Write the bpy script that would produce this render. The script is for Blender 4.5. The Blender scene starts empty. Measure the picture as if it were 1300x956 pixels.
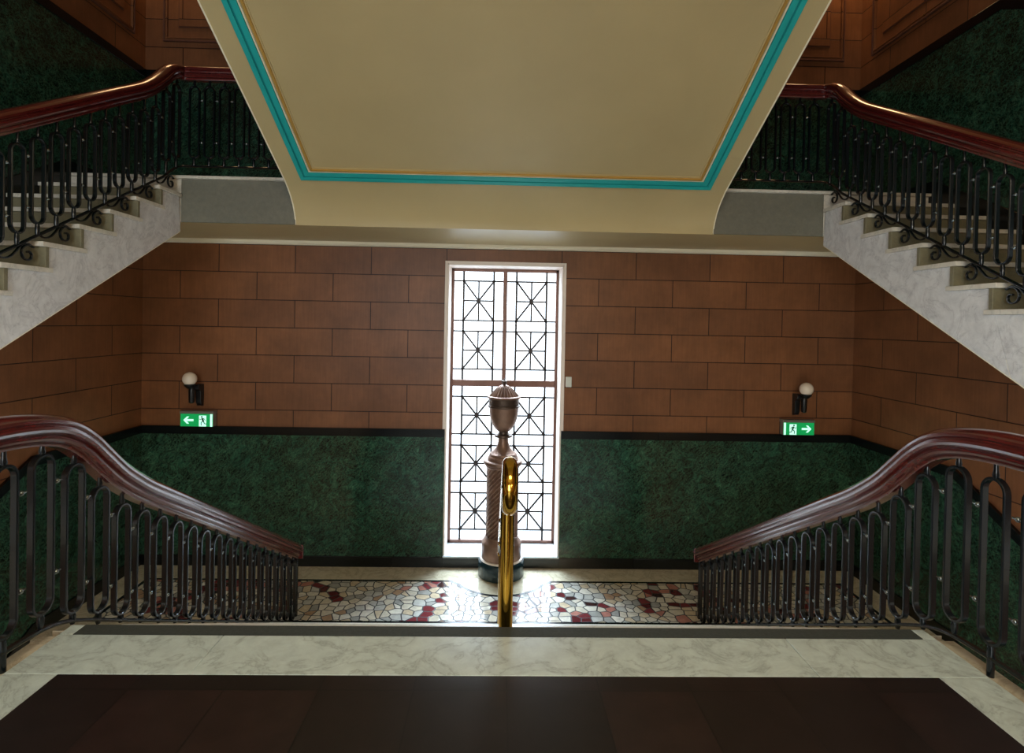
import bpy, bmesh, math, random
from math import pi, sin, cos, tan, radians, atan2, sqrt
from mathutils import Vector, Matrix
random.seed(7)
S = bpy.context.scene
COL = S.collection

# ------------------------------------------------------------------ camera
cam_d = bpy.data.cameras.new('camera'); cam = bpy.data.objects.new('camera', cam_d); COL.objects.link(cam)
S.camera = cam
cam_d.sensor_fit = 'HORIZONTAL'; cam_d.sensor_width = 36.0
F = 720.0; PITCH = -0.0115; YAW = 0.0236; ROLL = 0.0187; PX, PY = 650.0, 418.09
cam_d.lens = F/1300*36.0
cam_d.shift_x = 0.0
cam_d.shift_y = (PY-478.0)/1300   # principal point sits above the frame's middle
cam_d.clip_start = 0.05
def cam_matrix():
    f0 = Vector((0, 1, 0)); r0 = Vector((1, 0, 0)); u0 = Vector((0, 0, 1))
    f = Vector((sin(YAW)*cos(PITCH), cos(YAW)*cos(PITCH), sin(PITCH)))
    r = Vector((cos(YAW), -sin(YAW), 0)); u = r.cross(f)
    # image rotated clockwise by ROLL  ->  camera axes turned the other way
    r2 = r*cos(ROLL) + u*sin(ROLL); u2 = u*cos(ROLL) - r*sin(ROLL)
    M = Matrix(((r2.x, u2.x, -f.x, 0), (r2.y, u2.y, -f.y, 0), (r2.z, u2.z, -f.z, 0), (0, 0, 0, 1)))
    return M
cam.matrix_world = Matrix.Translation((-0.060, 0, 1.5)) @ cam_matrix()

# ------------------------------------------------------------------ view, world, lights
S.view_settings.view_transform = 'Standard'; S.view_settings.look = 'None'
S.view_settings.exposure = 0.0; S.view_settings.gamma = 1.0
S.view_settings.use_curve_mapping = False
W = bpy.data.worlds.new('world'); S.world = W; W.use_nodes = True
bg = W.node_tree.nodes['Background']; bg.inputs[0].default_value = (0.86, 0.95, 1.0, 1); bg.inputs[1].default_value = 3.6

def lamp(name, kind, loc, energy, color, size=0.3, size_y=None, rot=None, portal=False):
    d = bpy.data.lights.new(name, kind); o = bpy.data.objects.new(name, d); COL.objects.link(o)
    o.location = loc; d.energy = energy; d.color = color
    if kind == 'AREA':
        d.shape = 'RECTANGLE'; d.size = size; d.size_y = size_y or size
        if portal: d.cycles.is_portal = True
    elif kind in ('POINT', 'SPOT'): d.shadow_soft_size = size
    if rot: o.rotation_euler = rot
    return o
D = 7.17; Y2 = 5.90; A = 4.497; B = 2.18; C = 3.334; Y1 = 2.76
ZL = -1.603; ZU = 2.937; ZUB = 2.47; TOP = 8.6; BACK = -4.5
WX0, WX1, WT, WB = -0.715, 0.755, 2.235, -1.46
HALLZ = 4.45
lamp('window_daylight_portal', 'AREA', (0.02, D+0.75, 0.4), 1, (1, 1, 1), 1.7, 3.9, (-pi/2, 0, 0), portal=True)
# ceiling lamps of the hall the photographer stands in, and of the stairwell above
lamp('hall_ceiling_light', 'AREA', (0.0, -0.6, HALLZ-0.12), 120, (1.0, 0.88, 0.70), 2.4, 1.2)
# cool frontal fill light added before the blank end wall, behind the camera
lamp('hall_front_fill', 'AREA', (-1.9, BACK+0.06, 1.75), 260, (0.86, 0.95, 1.0), 3.2, 2.6, (pi/2, 0, 0))
lamp('hall_warm_fill', 'POINT', (1.9, -2.2, 2.3), 120, (1.0, 0.74, 0.42), 0.22)  # warm fill added in mid-hall for the soffit and right side; no fixture
# unseen area lamp added high outside, brightening the interior like more sky
lamp('high_sky_fill', 'AREA', (0.0, D+4.2, 5.6), 6000, (0.70, 0.87, 1.0), 6.0, 4.0, Vector((0, -4.6, -5.4)).to_track_quat('-Z', 'Y').to_euler())
# bright hazy sun high outside the tall window
sun = lamp('hazy_sun', 'SUN', (0, D+6, 9), 4.5, (0.76, 0.90, 1.0)); sun.data.angle = radians(34)
sun.rotation_euler = Vector((-.05, -1.0, -.85)).to_track_quat('-Z', 'Y').to_euler()
lamp('stairwell_light_left', 'POINT', (-4.1, 6.75, 6.5), 22, (1.0, 0.62, 0.30), 0.3)
lamp('stairwell_light_right', 'POINT', (4.1, 6.75, 6.5), 38, (1.0, 0.62, 0.30), 0.3)

# ------------------------------------------------------------------ materials
def s2l(c):
    return tuple(((x/255)/12.92 if x/255 <= 0.04045 else ((x/255+0.055)/1.055)**2.4) for x in c) + (1,)
class NT:
    def __init__(s, name):
        s.m = bpy.data.materials.new(name); s.m.use_nodes = True; s.t = s.m.node_tree
        s.b = s.t.nodes['Principled BSDF']; s.out = s.t.nodes['Material Output']
    def n(s, typ, **kw):
        nd = s.t.nodes.new(typ)
        for k, v in kw.items():
            if k.startswith('_'): setattr(nd, k[1:], v)
            else: nd.inputs[k.replace('__', ' ')].default_value = v
        return nd
    def l(s, a, b): s.t.links.new(a, b)
    def coord(s, scale=(1, 1, 1), loc=(0, 0, 0), rot=(0, 0, 0)):
        tc = s.n('ShaderNodeTexCoord'); mp = s.n('ShaderNodeMapping')
        mp.inputs['Scale'].default_value = scale; mp.inputs['Location'].default_value = loc; mp.inputs['Rotation'].default_value = rot
        s.l(tc.outputs['Object'], mp.inputs['Vector']); return mp.outputs[0]
    def noise(s, v, scale, detail=4, rough=.55, dist=0):
        nd = s.n('ShaderNodeTexNoise', Scale=scale, Detail=detail, Roughness=rough, Distortion=dist); s.l(v, nd.inputs['Vector']); return nd.outputs['Fac']
    def ramp(s, fac, stops, interp='LINEAR'):
        r = s.n('ShaderNodeValToRGB'); r.color_ramp.interpolation = interp
        e = r.color_ramp.elements
        while len(e) < len(stops): e.new(0.5)
        for k, (p, c) in enumerate(stops): e[k].position = p; e[k].color = c
        s.l(fac, r.inputs[0]); return r.outputs[0]
    def math(s, op, a, b=None, c=None):
        nd = s.n('ShaderNodeMath', _operation=op)
        for i, x in enumerate((a, b, c)):
            if x is None: continue
            if isinstance(x, (int, float)): nd.inputs[i].default_value = x
            else: s.l(x, nd.inputs[i])
        return nd.outputs[0]
    def mix(s, fac, a, b, blend='MIX'):
        nd = s.n('ShaderNodeMix', _data_type='RGBA', _blend_type=blend)
        for i, x in ((0, fac), (6, a), (7, b)):
            if isinstance(x, (int, float)): nd.inputs[i].default_value = x
            elif isinstance(x, tuple): nd.inputs[i].default_value = x
            else: s.l(x, nd.inputs[i])
        return nd.outputs[2]
    def bump(s, h, strength=.3, dist=.01):
        nd = s.n('ShaderNodeBump', Strength=strength, Distance=dist); s.l(h, nd.inputs['Height']); s.l(nd.outputs[0], s.b.inputs['Normal'])
    def set(s, rough=.5, metal=0, spec=.5, coat=0):
        s.b.inputs['Roughness'].default_value = rough; s.b.inputs['Metallic'].default_value = metal
        s.b.inputs['Specular IOR Level'].default_value = spec; s.b.inputs['Coat Weight'].default_value = coat
        return s
    def base(s, c):
        if isinstance(c, tuple): s.b.inputs['Base Color'].default_value = c
        else: s.l(c, s.b.inputs['Base Color'])

def plain(name, rgb, rough=.5, metal=0, spec=.5, var=0.12, coat=0, nscale=6):
    t = NT(name).set(rough, metal, spec, coat); v = t.coord()
    n = t.noise(v, nscale, 5)
    c = s2l(rgb); lo = tuple(x*(1-var) for x in c[:3])+(1,); hi = tuple(min(1, x*(1+var)) for x in c[:3])+(1,)
    t.base(t.ramp(n, [(.3, lo), (.7, hi)])); return t.m

def marble(name, base_rgb, vein_rgb, scale=1.0, rough=.22, vein=.5):
    t = NT(name).set(rough, 0, .5); v = t.coord()
    n1 = t.noise(v, 1.6*scale, 8, .62, 1.2)
    d = t.math('ABSOLUTE', t.math('SUBTRACT', n1, .5))
    veins = t.ramp(d, [(0.0, (1, 1, 1, 1)), (.018, (.35, .35, .35, 1)), (.07, (0, 0, 0, 1))])
    n2 = t.noise(v, 5*scale, 8, .7, .4)
    cloud = t.ramp(n2, [(.3, tuple(x*.82 for x in s2l(base_rgb)[:3])+(1,)), (.7, tuple(min(1, x*1.1) for x in s2l(base_rgb)[:3])+(1,))])
    m3 = t.noise(v, 22*scale, 4, .6)
    f = t.math('MULTIPLY', veins, t.math('MULTIPLY', m3, vein*1.8))
    t.base(t.mix(f, cloud, s2l(vein_rgb))); return t.m

def green_marble(name):
    t = NT(name).set(.16, 0, .5); v = t.coord()
    big = t.noise(v, 1.1, 4, .6, .8)
    mid = t.noise(v, 8, 9, .75, 1.5)
    vo = t.n('ShaderNodeTexVoronoi', _feature='DISTANCE_TO_EDGE', Scale=26.0); 
    wv = t.noise(v, 14, 5, .7)
    mp = t.n('ShaderNodeVectorMath', _operation='MULTIPLY_ADD')
    cmb = t.n('ShaderNodeCombineXYZ'); t.l(wv, cmb.inputs[0]); t.l(mid, cmb.inputs[1]); t.l(wv, cmb.inputs[2])
    t.l(cmb.outputs[0], mp.inputs[0]); mp.inputs[1].default_value = (.25, .25, .25); t.l(v, mp.inputs[2])
    t.l(mp.outputs[0], vo.inputs['Vector'])
    crack = t.ramp(vo.outputs['Distance'], [(0, (1, 1, 1, 1)), (.05, (.25, .25, .25, 1)), (.16, (0, 0, 0, 1))])
    c1 = t.ramp(mid, [(.32, s2l((4, 14, 14))), (.48, s2l((14, 40, 34))), (.60, s2l((38, 82, 66))), (.74, s2l((84, 134, 104)))])
    c2 = t.mix(t.ramp(big, [(.38, (0, 0, 0, 1)), (.62, (1, 1, 1, 1))]), c1, tuple(x*.5 for x in (.25, .33, .3)) + (1,), 'MULTIPLY')
    c3 = t.mix(.45, c1, c2)
    f = t.math('MULTIPLY', crack, t.math('MULTIPLY', t.noise(v, 5, 3), .75))
    t.base(t.mix(f, c3, s2l((120, 168, 130)))); return t.m

def block_wall(name, axis, period, phase, rowh, z0):
    """terracotta-brown stone blocks in running bond, mirrored about the stair's centre line"""
    t = NT(name).set(.42, 0, .35)
    tc = t.n('ShaderNodeTexCoord'); sp = t.n('ShaderNodeSeparateXYZ'); t.l(tc.outputs['Object'], sp.inputs[0])
    a = t.math('ABSOLUTE', sp.outputs[0]) if axis == 'x' else sp.outputs[1]
    a = t.math('ADD', a, -phase + 20*period); z = t.math('ADD', sp.outputs[2], -z0 + 20*rowh)
    cb = t.n('ShaderNodeCombineXYZ'); t.l(a, cb.inputs[0]); t.l(z, cb.inputs[1])
    br = t.n('ShaderNodeTexBrick', _offset=.5, _offset_frequency=2)
    br.inputs['Scale'].default_value = 1.0; br.inputs['Brick Width'].default_value = period; br.inputs['Row Height'].default_value = rowh
    br.inputs['Mortar Size'].default_value = .0055; br.inputs['Mortar Smooth'].default_value = .3
    br.inputs['Color1'].default_value = s2l((126, 84, 56)); br.inputs['Color2'].default_value = s2l((138, 92, 60)); br.inputs['Mortar'].default_value = s2l((48, 22, 14))
    t.l(cb.outputs[0], br.inputs['Vector'])
    v = t.coord(); v2 = t.coord((14, 14, .8))
    cloud = t.ramp(t.noise(v, 2.2, 6, .65), [(.3, (.72, .70, .68, 1)), (.7, (1.12, 1.08, 1.04, 1))])
    reed = t.ramp(t.noise(v2, 3, 4, .6), [(.3, (.88, .87, .86, 1)), (.7, (1.06, 1.05, 1.05, 1))])
    c = t.mix(1.0, br.outputs['Color'], cloud, 'MULTIPLY'); c = t.mix(1.0, c, reed, 'MULTIPLY')
    t.base(c)
    h = t.math('SUBTRACT', t.math('MULTIPLY', t.noise(v, 90, 2), .12), br.outputs['Fac']); t.bump(h, .55, .006)
    return t.m

def paving(name):
    t = NT(name).set(.10, 0, .55)
    v = t.coord((1, 1, 0)); 
    warp = t.n('ShaderNodeTexNoise', Scale=1.3, Detail=1.0); t.l(v, warp.inputs['Vector'])
    md = t.n('ShaderNodeVectorMath', _operation='MULTIPLY_ADD'); t.l(warp.outputs['Color'], md.inputs[0]); md.inputs[1].default_value = (.15, .15, 0); t.l(v, md.inputs[2])
    def vor(feature, dist='EUCLIDEAN'):
        x = t.n('ShaderNodeTexVoronoi', _feature=feature, _voronoi_dimensions='2D', Scale=9.6, Randomness=.85); t.l(md.outputs[0], x.inputs['Vector']); return x
    e = vor('DISTANCE_TO_EDGE'); f1 = vor('F1')
    sp = t.n('ShaderNodeSeparateColor'); t.l(f1.outputs['Color'], sp.inputs[0])
    r = sp.outputs[0]
    base = t.ramp(r, [(0, s2l((226, 218, 198))), (.25, s2l((238, 234, 220))), (.45, s2l((205, 205, 198))), (.6, s2l((176, 176, 170))), (.74, s2l((218, 200, 170))), (.92, s2l((190, 156, 126)))], 'CONSTANT')
    # ribbons of red and burgundy stones
    bn = t.n('ShaderNodeTexNoise', Scale=1.1, Detail=0.0, Distortion=.8); t.l(f1.outputs['Position'], bn.inputs['Vector'])
    rib = t.math('ABSOLUTE', t.math('SUBTRACT', bn.outputs['Fac'], .5)); rib = t.math('ADD', rib, t.math('MULTIPLY', sp.outputs[2], .03))
    red = t.ramp(rib, [(0, (1, 1, 1, 1)), (.046, (0, 0, 0, 1))], 'CONSTANT')
    redc = t.ramp(sp.outputs[1], [(0, s2l((128, 58, 62))), (.3, s2l((100, 42, 46))), (.55, s2l((196, 136, 122))), (.85, s2l((70, 44, 44)))], 'CONSTANT')
    c = t.mix(red, base, redc)
    cl = t.ramp(t.noise(v, 16, 6, .7), [(.3, (.72, .7, .7, 1)), (.65, (1.05, 1.03, 1, 1))]); c = t.mix(1.0, c, cl, 'MULTIPLY')
    j = t.ramp(e.outputs['Distance'], [(.05, (0, 0, 0, 1)), (.07, (1, 1, 1, 1))])
    t.base(t.mix(j, s2l((12, 9, 9)), c)); t.bump(j, .25, .003)
    rr = t.ramp(j, [(0, (.5, .5, .5, 1)), (1, (.10, .10, .10, 1))]); t.l(rr, t.b.inputs['Roughness'])
    return t.m

def hall_tiles(name):
    t = NT(name).set(.35, 0, .4)
    v = t.coord((1, 1, 1), (0.0, -0.395, 0))
    br = t.n('ShaderNodeTexBrick', _offset=.0, _offset_frequency=2); t.l(v, br.inputs['Vector'])
    br.inputs['Scale'].default_value = 1; br.inputs['Brick Width'].default_value = .38; br.inputs['Row Height'].default_value = .38
    br.inputs['Mortar Size'].default_value = .003; br.inputs['Bias'].default_value = -.1
    br.inputs['Color1'].default_value = s2l((40, 26, 24)); br.inputs['Color2'].default_value = s2l((22, 18, 18)); br.inputs['Mortar'].default_value = s2l((10, 8, 8))
    cl = t.ramp(t.noise(t.coord(), 9, 6, .7), [(.3, (.6, .6, .6, 1)), (.7, (1.1, 1.1, 1.1, 1))])
    t.base(t.mix(1.0, br.outputs['Color'], cl, 'MULTIPLY')); return t.m

def wood(name):
    t = NT(name).set(.2, 0, .6, .8); t.b.inputs['Coat Roughness'].default_value = .10
    v = t.coord((9, 1.2, 9)); n = t.noise(v, 4, 7, .65, .5)
    t.base(t.ramp(n, [(.3, s2l((76, 23, 23))), (.55, s2l((90, 28, 27))), (.75, s2l((104, 36, 33)))])); return t.m

M = {}
M['blocks_x'] = block_wall('stone_blocks_back', 'x', .945, 1.2, .345, 1.384)
M['blocks_y'] = block_wall('stone_blocks_side', 'y', 1.11, 6.62, .345, 1.384)
M['green'] = green_marble('green_marble')
M['black'] = plain('black_marble', (12, 16, 18), .2, 0, .4, .3)
M['riser'] = marble('shaded_riser_stone', (128, 122, 96), (96, 92, 74), 3, .5, .4)  # risers made darker and olive: their shade is put into the stone colour
M['marble'] = marble('white_veined_marble', (200, 212, 206), (128, 136, 130), 2.2, .3, .55)
M['marble_s'] = marble('string_marble', (226, 226, 226), (168, 166, 168), 2.2, .35, .5)
M['marble_t'] = marble('tread_marble', (222, 216, 202), (150, 148, 140), 2.0, .3, .4)
M['grey_marble'] = marble('grey_marble', (118, 116, 102), (104, 106, 98), 4.0, .5, .5)
M['cream_marble'] = marble('cream_marble', (206, 196, 170), (140, 126, 104), 2.0, .12, .5)
M['plaster'] = plain('cream_plaster', (196, 178, 132), .38, 0, .35, .05, 0, 1.2)
M['white_plaster'] = plain('pale_cream_paint', (244, 236, 210), .45, 0, .4, .03)
M['turq'] = plain('turquoise_paint', (38, 178, 176), .4, 0, .4, .06)
M['turq_d'] = plain('turquoise_groove_shade', (20, 140, 142), .45, 0, .4, .06)  # same turquoise darkened for the groove line: shade put into the colour
M['gold'] = plain('ochre_gilt', (206, 164, 84), .4, .3, .5, .08)
M['iron'] = plain('black_green_painted_iron', (9, 18, 23), .24, 0, .5, .2, .15, 20)
M['iron_d'] = plain('dark_iron', (26, 32, 33), .35, .3, .5, .25, 0, 20)
M['stud'] = plain('polished_stud', (150, 160, 160), .2, .9, .6, .1)
M['wood'] = wood('mahogany')
M['brass'] = plain('polished_brass', (214, 168, 70), .12, 1, .5, .06)
M['bronze'] = plain('brown_bronze', (134, 104, 88), .4, .45, .5, .25, 0, 9)
M['bronze_d'] = plain('dark_bronze', (84, 68, 58), .38, .5, .5, .25, 0, 9)
M['drum'] = plain('dark_drum_marble', (28, 48, 54), .15, 0, .5, .3)
M['paving'] = paving('crazy_paving')
M['inlay'] = plain('black_inlay', (16, 18, 20), .2, 0, .5, .2)
M['strip'] = plain('dark_grip_strip', (62, 66, 62), .7, 0, .3, .15, 0, 60)
M['tiles'] = hall_tiles('dark_tiles')
M['frame'] = plain('bronze_window_frame', (112, 76, 62), .4, .2, .5, .15)
M['lead'] = plain('glazing_bar', (40, 32, 32), .45, .2, .5, .15)
M['reveal'] = plain('white_window_trim', (248, 236, 226), .5, 0, .4, .03)
M['sill'] = marble('sill_marble', (206, 218, 226), (120, 140, 156), 2.5, .12, .4)
M['globe'] = plain('opal_glass', (236, 222, 204), .2, 0, .6, .03)
M['white_plastic'] = plain('white_plastic', (226, 230, 222), .4, 0, .5, .03)
M['grey_plastic'] = plain('grey_plastic', (120, 112, 104), .4, 0, .5, .05)
M['dark'] = plain('black_plastic', (14, 14, 15), .35, 0, .5, .1)
def emit(name, rgb, strength):
    t = NT(name).set(.3); c = s2l(rgb); v = t.coord(); n = t.noise(v, 9, 2)
    t.base(c); t.l(t.ramp(n, [(.2, tuple(x*.93 for x in c[:3])+(1,)), (.8, c)]), t.b.inputs['Emission Color']); t.b.inputs['Emission Strength'].default_value = strength; return t.m
M['sign_green'] = emit('lit_green', (14, 150, 78), .75)
M['sign_dark'] = plain('sign_dark_green', (6, 70, 44), .4)
M['sign_white'] = emit('lit_white', (196, 255, 236), .95)
def glass():
    t = NT('window_glass'); tr = t.n('ShaderNodeBsdfTransparent'); tr.inputs[0].default_value = (.97, .98, 1, 1)
    gl = t.n('ShaderNodeBsdfGlossy', Roughness=.05); mx = t.n('ShaderNodeMixShader'); mx.inputs[0].default_value = .05
    t.l(tr.outputs[0], mx.inputs[1]); t.l(gl.outputs[0], mx.inputs[2]); t.l(mx.outputs[0], t.out.inputs['Surface'])
    return t.m
M['glass'] = glass()

# ------------------------------------------------------------------ mesh helpers
class MB:
    def __init__(s): s.v = []; s.f = []; s.mi = []; s.smooth = []
    def add(s, vs, fs, mi=0, smooth=False):
        o = len(s.v); s.v += [tuple(x) for x in vs]; s.f += [tuple(i+o for i in f) for f in fs]; s.mi += [mi]*len(fs); s.smooth += [smooth]*len(fs); return s
    def box(s, x0, x1, y0, y1, z0, z1, mi=0):
        vs = [(x, y, z) for x in (x0, x1) for y in (y0, y1) for z in (z0, z1)]
        return s.add(vs, [(0, 1, 3, 2), (4, 6, 7, 5), (0, 4, 5, 1), (2, 3, 7, 6), (0, 2, 6, 4), (1, 5, 7, 3)], mi)
    def prism(s, poly, a0, a1, axis='x', mi=0):
        """poly is a list of 2-D points; extruded along axis. axis x: (y,z); axis y: (x,z); axis z: (x,y)"""
        def p(q, a):
            return (a, q[0], q[1]) if axis == 'x' else ((q[0], a, q[1]) if axis == 'y' else (q[0], q[1], a))
        n = len(poly); vs = [p(q, a0) for q in poly] + [p(q, a1) for q in poly]
        fs = [tuple(range(n)), tuple(range(2*n-1, n-1, -1))] + [(i, i+n, (i+1) % n+n, (i+1) % n) for i in range(n)]
        return s.add(vs, fs, mi)
    def lathe(s, prof, cx=0, cy=0, seg=48, mi=0, mod=None, smooth=True):
        vs = []; n = len(prof)
        for j, (r, z) in enumerate(prof):
            for i in range(seg):
                a = 2*pi*i/seg; rr = r if mod is None else mod(r, z, a)
                vs.append((cx+rr*cos(a), cy+rr*sin(a), z))
        fs = [(j*seg+i, j*seg+(i+1) % seg, (j+1)*seg+(i+1) % seg, (j+1)*seg+i) for j in range(n-1) for i in range(seg)]
        s.add(vs, fs, mi, smooth)
        o = len(s.v)-len(vs)
        s.f.append(tuple(o+i for i in reversed(range(seg)))); s.f.append(tuple(o+(n-1)*seg+i for i in range(seg))); s.mi += [mi]*2; s.smooth += [False]*2
        return s
    def sweep(s, path, prof, closed=False, up=Vector((0, 0, 1)), side=None, mi=0, smooth=True, scale=None, caps=True):
        path = [Vector(p) for p in path]; n = len(path); m = len(prof); vs = []
        for i, p in enumerate(path):
            if closed: t = path[(i+1) % n]-path[i-1]
            else: t = path[min(i+1, n-1)]-path[max(i-1, 0)]
            t.normalize()
            if side is not None: sd = Vector(side); u = sd.cross(t).normalized()
            else: sd = t.cross(up).normalized(); u = sd.cross(t).normalized()
            k = 1 if scale is None else scale(i/(n-1))
            for a, b in prof: vs.append(p+sd*a*k+u*b*k)
        fs = []
        for i in range(n if closed else n-1):
            j = (i+1) % n
            for q in range(m): fs.append((i*m+q, i*m+(q+1) % m, j*m+(q+1) % m, j*m+q))
        s.add(vs, fs, mi, smooth)
        if not closed and caps:
            o = len(s.v)-len(vs); s.f.append(tuple(o+q for q in reversed(range(m)))); s.f.append(tuple(o+(n-1)*m+q for q in range(m))); s.mi += [mi]*2; s.smooth += [False]*2
        return s
    def sphere(s, c, r, seg=16, rings=10, mi=0, sc=(1, 1, 1)):
        prof = [(r*sin(pi*(j+.02)/(rings+.04)), -r*cos(pi*(j+.02)/(rings+.04))) for j in range(rings+1)]
        vs = []
        for rr, z in prof:
            for i in range(seg): a = 2*pi*i/seg; vs.append((c[0]+rr*cos(a)*sc[0], c[1]+rr*sin(a)*sc[1], c[2]+z*sc[2]))
        fs = [(j*seg+i, j*seg+(i+1) % seg, (j+1)*seg+(i+1) % seg, (j+1)*seg+i) for j in range(rings) for i in range(seg)]
        return s.add(vs, fs, mi, True)
    def build(s, name, mats, parent=None, bevel=0, loc=None, autosmooth=False):
        me = bpy.data.meshes.new(name); me.from_pydata(s.v, [], s.f)
        for m in (mats if isinstance(mats, (list, tuple)) else [mats]): me.materials.append(m)
        for i, p in enumerate(me.polygons): p.material_index = s.mi[i]; p.use_smooth = s.smooth[i]
        bm = bmesh.new(); bm.from_mesh(me); bmesh.ops.recalc_face_normals(bm, faces=bm.faces); bm.to_mesh(me); bm.free()
        me.set_sharp_from_angle(angle=radians(32))
        o = bpy.data.objects.new(name, me); COL.objects.link(o)
        if parent is not None: o.parent = parent
        if loc: o.location = loc
        if bevel:
            b = o.modifiers.new('bevel', 'BEVEL'); b.width = bevel; b.segments = 2; b.limit_method = 'ANGLE'; b.angle_limit = radians(40)
        return o
def tag(o, label=None, cat=None, group=None, kind=None):
    if label: o['label'] = label
    if cat: o['category'] = cat
    if group: o['group'] = group
    if kind: o['kind'] = kind
    return o
def empty(name, loc, label, cat, group=None):
    o = bpy.data.objects.new(name, None); COL.objects.link(o); o.location = loc; o.empty_display_size = .1
    return tag(o, label, cat, group)
def struct(name, mb, m, label=None, bevel=0, cat=None):
    o = mb.build(name, m, None, bevel); tag(o, label, cat, kind='structure'); return o
def rect_prof(w, h): return [(-w/2, -h/2), (w/2, -h/2), (w/2, h/2), (-w/2, h/2)]
def oct_prof(w, h, c=.3):
    a, b = w/2, h/2; k = min(a, b)*c*2
    return [(-a+k, -b), (a-k, -b), (a, -b+k), (a, b-k), (a-k, b), (-a+k, b), (-a, b-k), (-a, -b+k)]
def circ(r, n=16): return [(r*cos(2*pi*i/n), r*sin(2*pi*i/n)) for i in range(n)]
def smooth_path(pts, sub=10):
    """Catmull-Rom through pts"""
    P = [Vector(p) for p in pts]; P = [P[0]*2-P[1]] + P + [P[-1]*2-P[-2]]; out = []
    for i in range(1, len(P)-2):
        p0, p1, p2, p3 = P[i-1:i+3]
        for k in range(sub):
            t = k/sub
            out.append(.5*((2*p1)+(-p0+p2)*t+(2*p0-5*p1+4*p2-p3)*t*t+(-p0+3*p1-3*p2+p3)*t**3))
    out.append(P[-2]); return out

# ================================================================== SETTING
TH = .5
BT = .142; BBOT = .042            # dark band above the lower wainscot
UO = 4.395                        # upper wainscot offset
SL = .53                          # pitch of the side flights
# back wall with its window opening
w = MB()
w.box(-A-TH, WX0, D, D+TH, ZL-4, TOP); w.box(WX1, A+TH, D, D+TH, ZL-4, TOP)
w.box(WX0, WX1, D, D+TH, WT, TOP)
struct('wall_back', w, M['blocks_x'], 'brown stone block wall around the tall window')
struct('wall_left', MB().box(-A-TH, -A, BACK, D, -7, TOP), M['blocks_y'], 'brown stone block wall left of the stairs')
struct('wall_right', MB().box(A, A+TH, BACK, D, -7, TOP), M['blocks_y'], 'brown stone block wall right of the stairs')
struct('wall_front', MB().box(-A-TH, A+TH, BACK-TH, BACK, -7, TOP), M['plaster'])
struct('ceiling', MB().box(-A-TH, A+TH, BACK-TH, D+TH, TOP, TOP+.3), M['plaster'], 'plain ceiling far above the stairwell')
# ceiling of the hall (underside of the next floor)
hc = MB(); hc.box(-A, A, BACK, .36, HALLZ, HALLZ+.35); hc.box(-B, B, .36, 2.44, HALLZ, HALLZ+.35)
struct('ceiling_hall', hc, M['plaster'], 'cream ceiling over the hall in front of the stairs')

# hall floor (where the photographer stands)
fl = MB()
fl.box(-A, A, BACK, .36, -.3, 0); fl.box(-1.87, 1.87, .36, 2.39, -.3, 0)
struct('floor', fl, M['tiles'], 'dark brown tiled floor at the top of the central steps')
fl = MB()
def slab(b, x0, x1, y0, y1): b.box(x0+.0012, x1-.0012, y0+.0012, y1-.0012, -.28, .001)
for a, b_ in ((-2.095, -1.33), (-1.33, 1.35), (1.35, 2.095)): slab(fl, a, b_, 2.39, 2.69)
for sx in (-1, 1):
    for y0, y1 in ((.36, 1.3), (1.3, 2.39)): slab(fl, min(sx*1.87, sx*2.095), max(sx*1.87, sx*2.095), y0, y1)
    slab(fl, min(sx*2.03, sx*2.095), max(sx*2.03, sx*2.095), 2.69, 2.775)
struct('floor_marble_border', fl, M['marble'], 'veined white marble border slabs along the top step', .003)
struct('floor_grip_strip', MB().box(-2.029, 2.029, 2.69, 2.775, -.28, .0015), M['strip'], 'dark grip strip along the nosing of the top step')
cb = MB()
for sx in (-1, 1):
    cb.box(min(sx*2.096, sx*2.19), max(sx*2.096, sx*2.19), .36, 2.70, -.34, -.012)
struct('trim_1', cb, M['cream_marble'], 'cream stone curb along both open sides of the hall floor', .004)

# lower half landing
CX, CY, ARC = .023, 6.98, .56
yb = 6.78; ybs = yb+.0
def landing_outline(off):
    """mosaic field: rectangle with a scalloped bite for the pillar base; off shrinks it"""
    x = A-.33-off; y0 = 5.80+off; y1 = yb-off
    r = ARC+off; pts = [(-x, y0), (x, y0), (x, y1)]
    a0 = math.asin((CY-y1+.10)/r) ; 
    pts.append((CX+r*cos(a0)+.11, y1))
    n = 20
    for i in range(n+1):
        a = -a0-(pi-2*a0)*i/n
        pts.append((CX+r*cos(a), CY+r*sin(a)))
    pts.append((CX-r*cos(a0)-.11, y1)); pts.append((-x, y1)); return pts
EDGE = 5.46
struct('floor_landing', MB().box(-A, A, EDGE, D, ZL-.35, ZL), M['cream_marble'], 'cream stone border of the lower landing floor')
o = struct('floor_inlay', MB().prism(landing_outline(0), ZL-.05, ZL+.0015, 'z'), M['inlay'], 'thin black inlay line around the mosaic')
o = struct('floor_mosaic', MB().prism(landing_outline(.045), ZL-.05, ZL+.003, 'z'), M['paving'], 'polished crazy paved mosaic of cream, grey and red stones')

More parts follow.
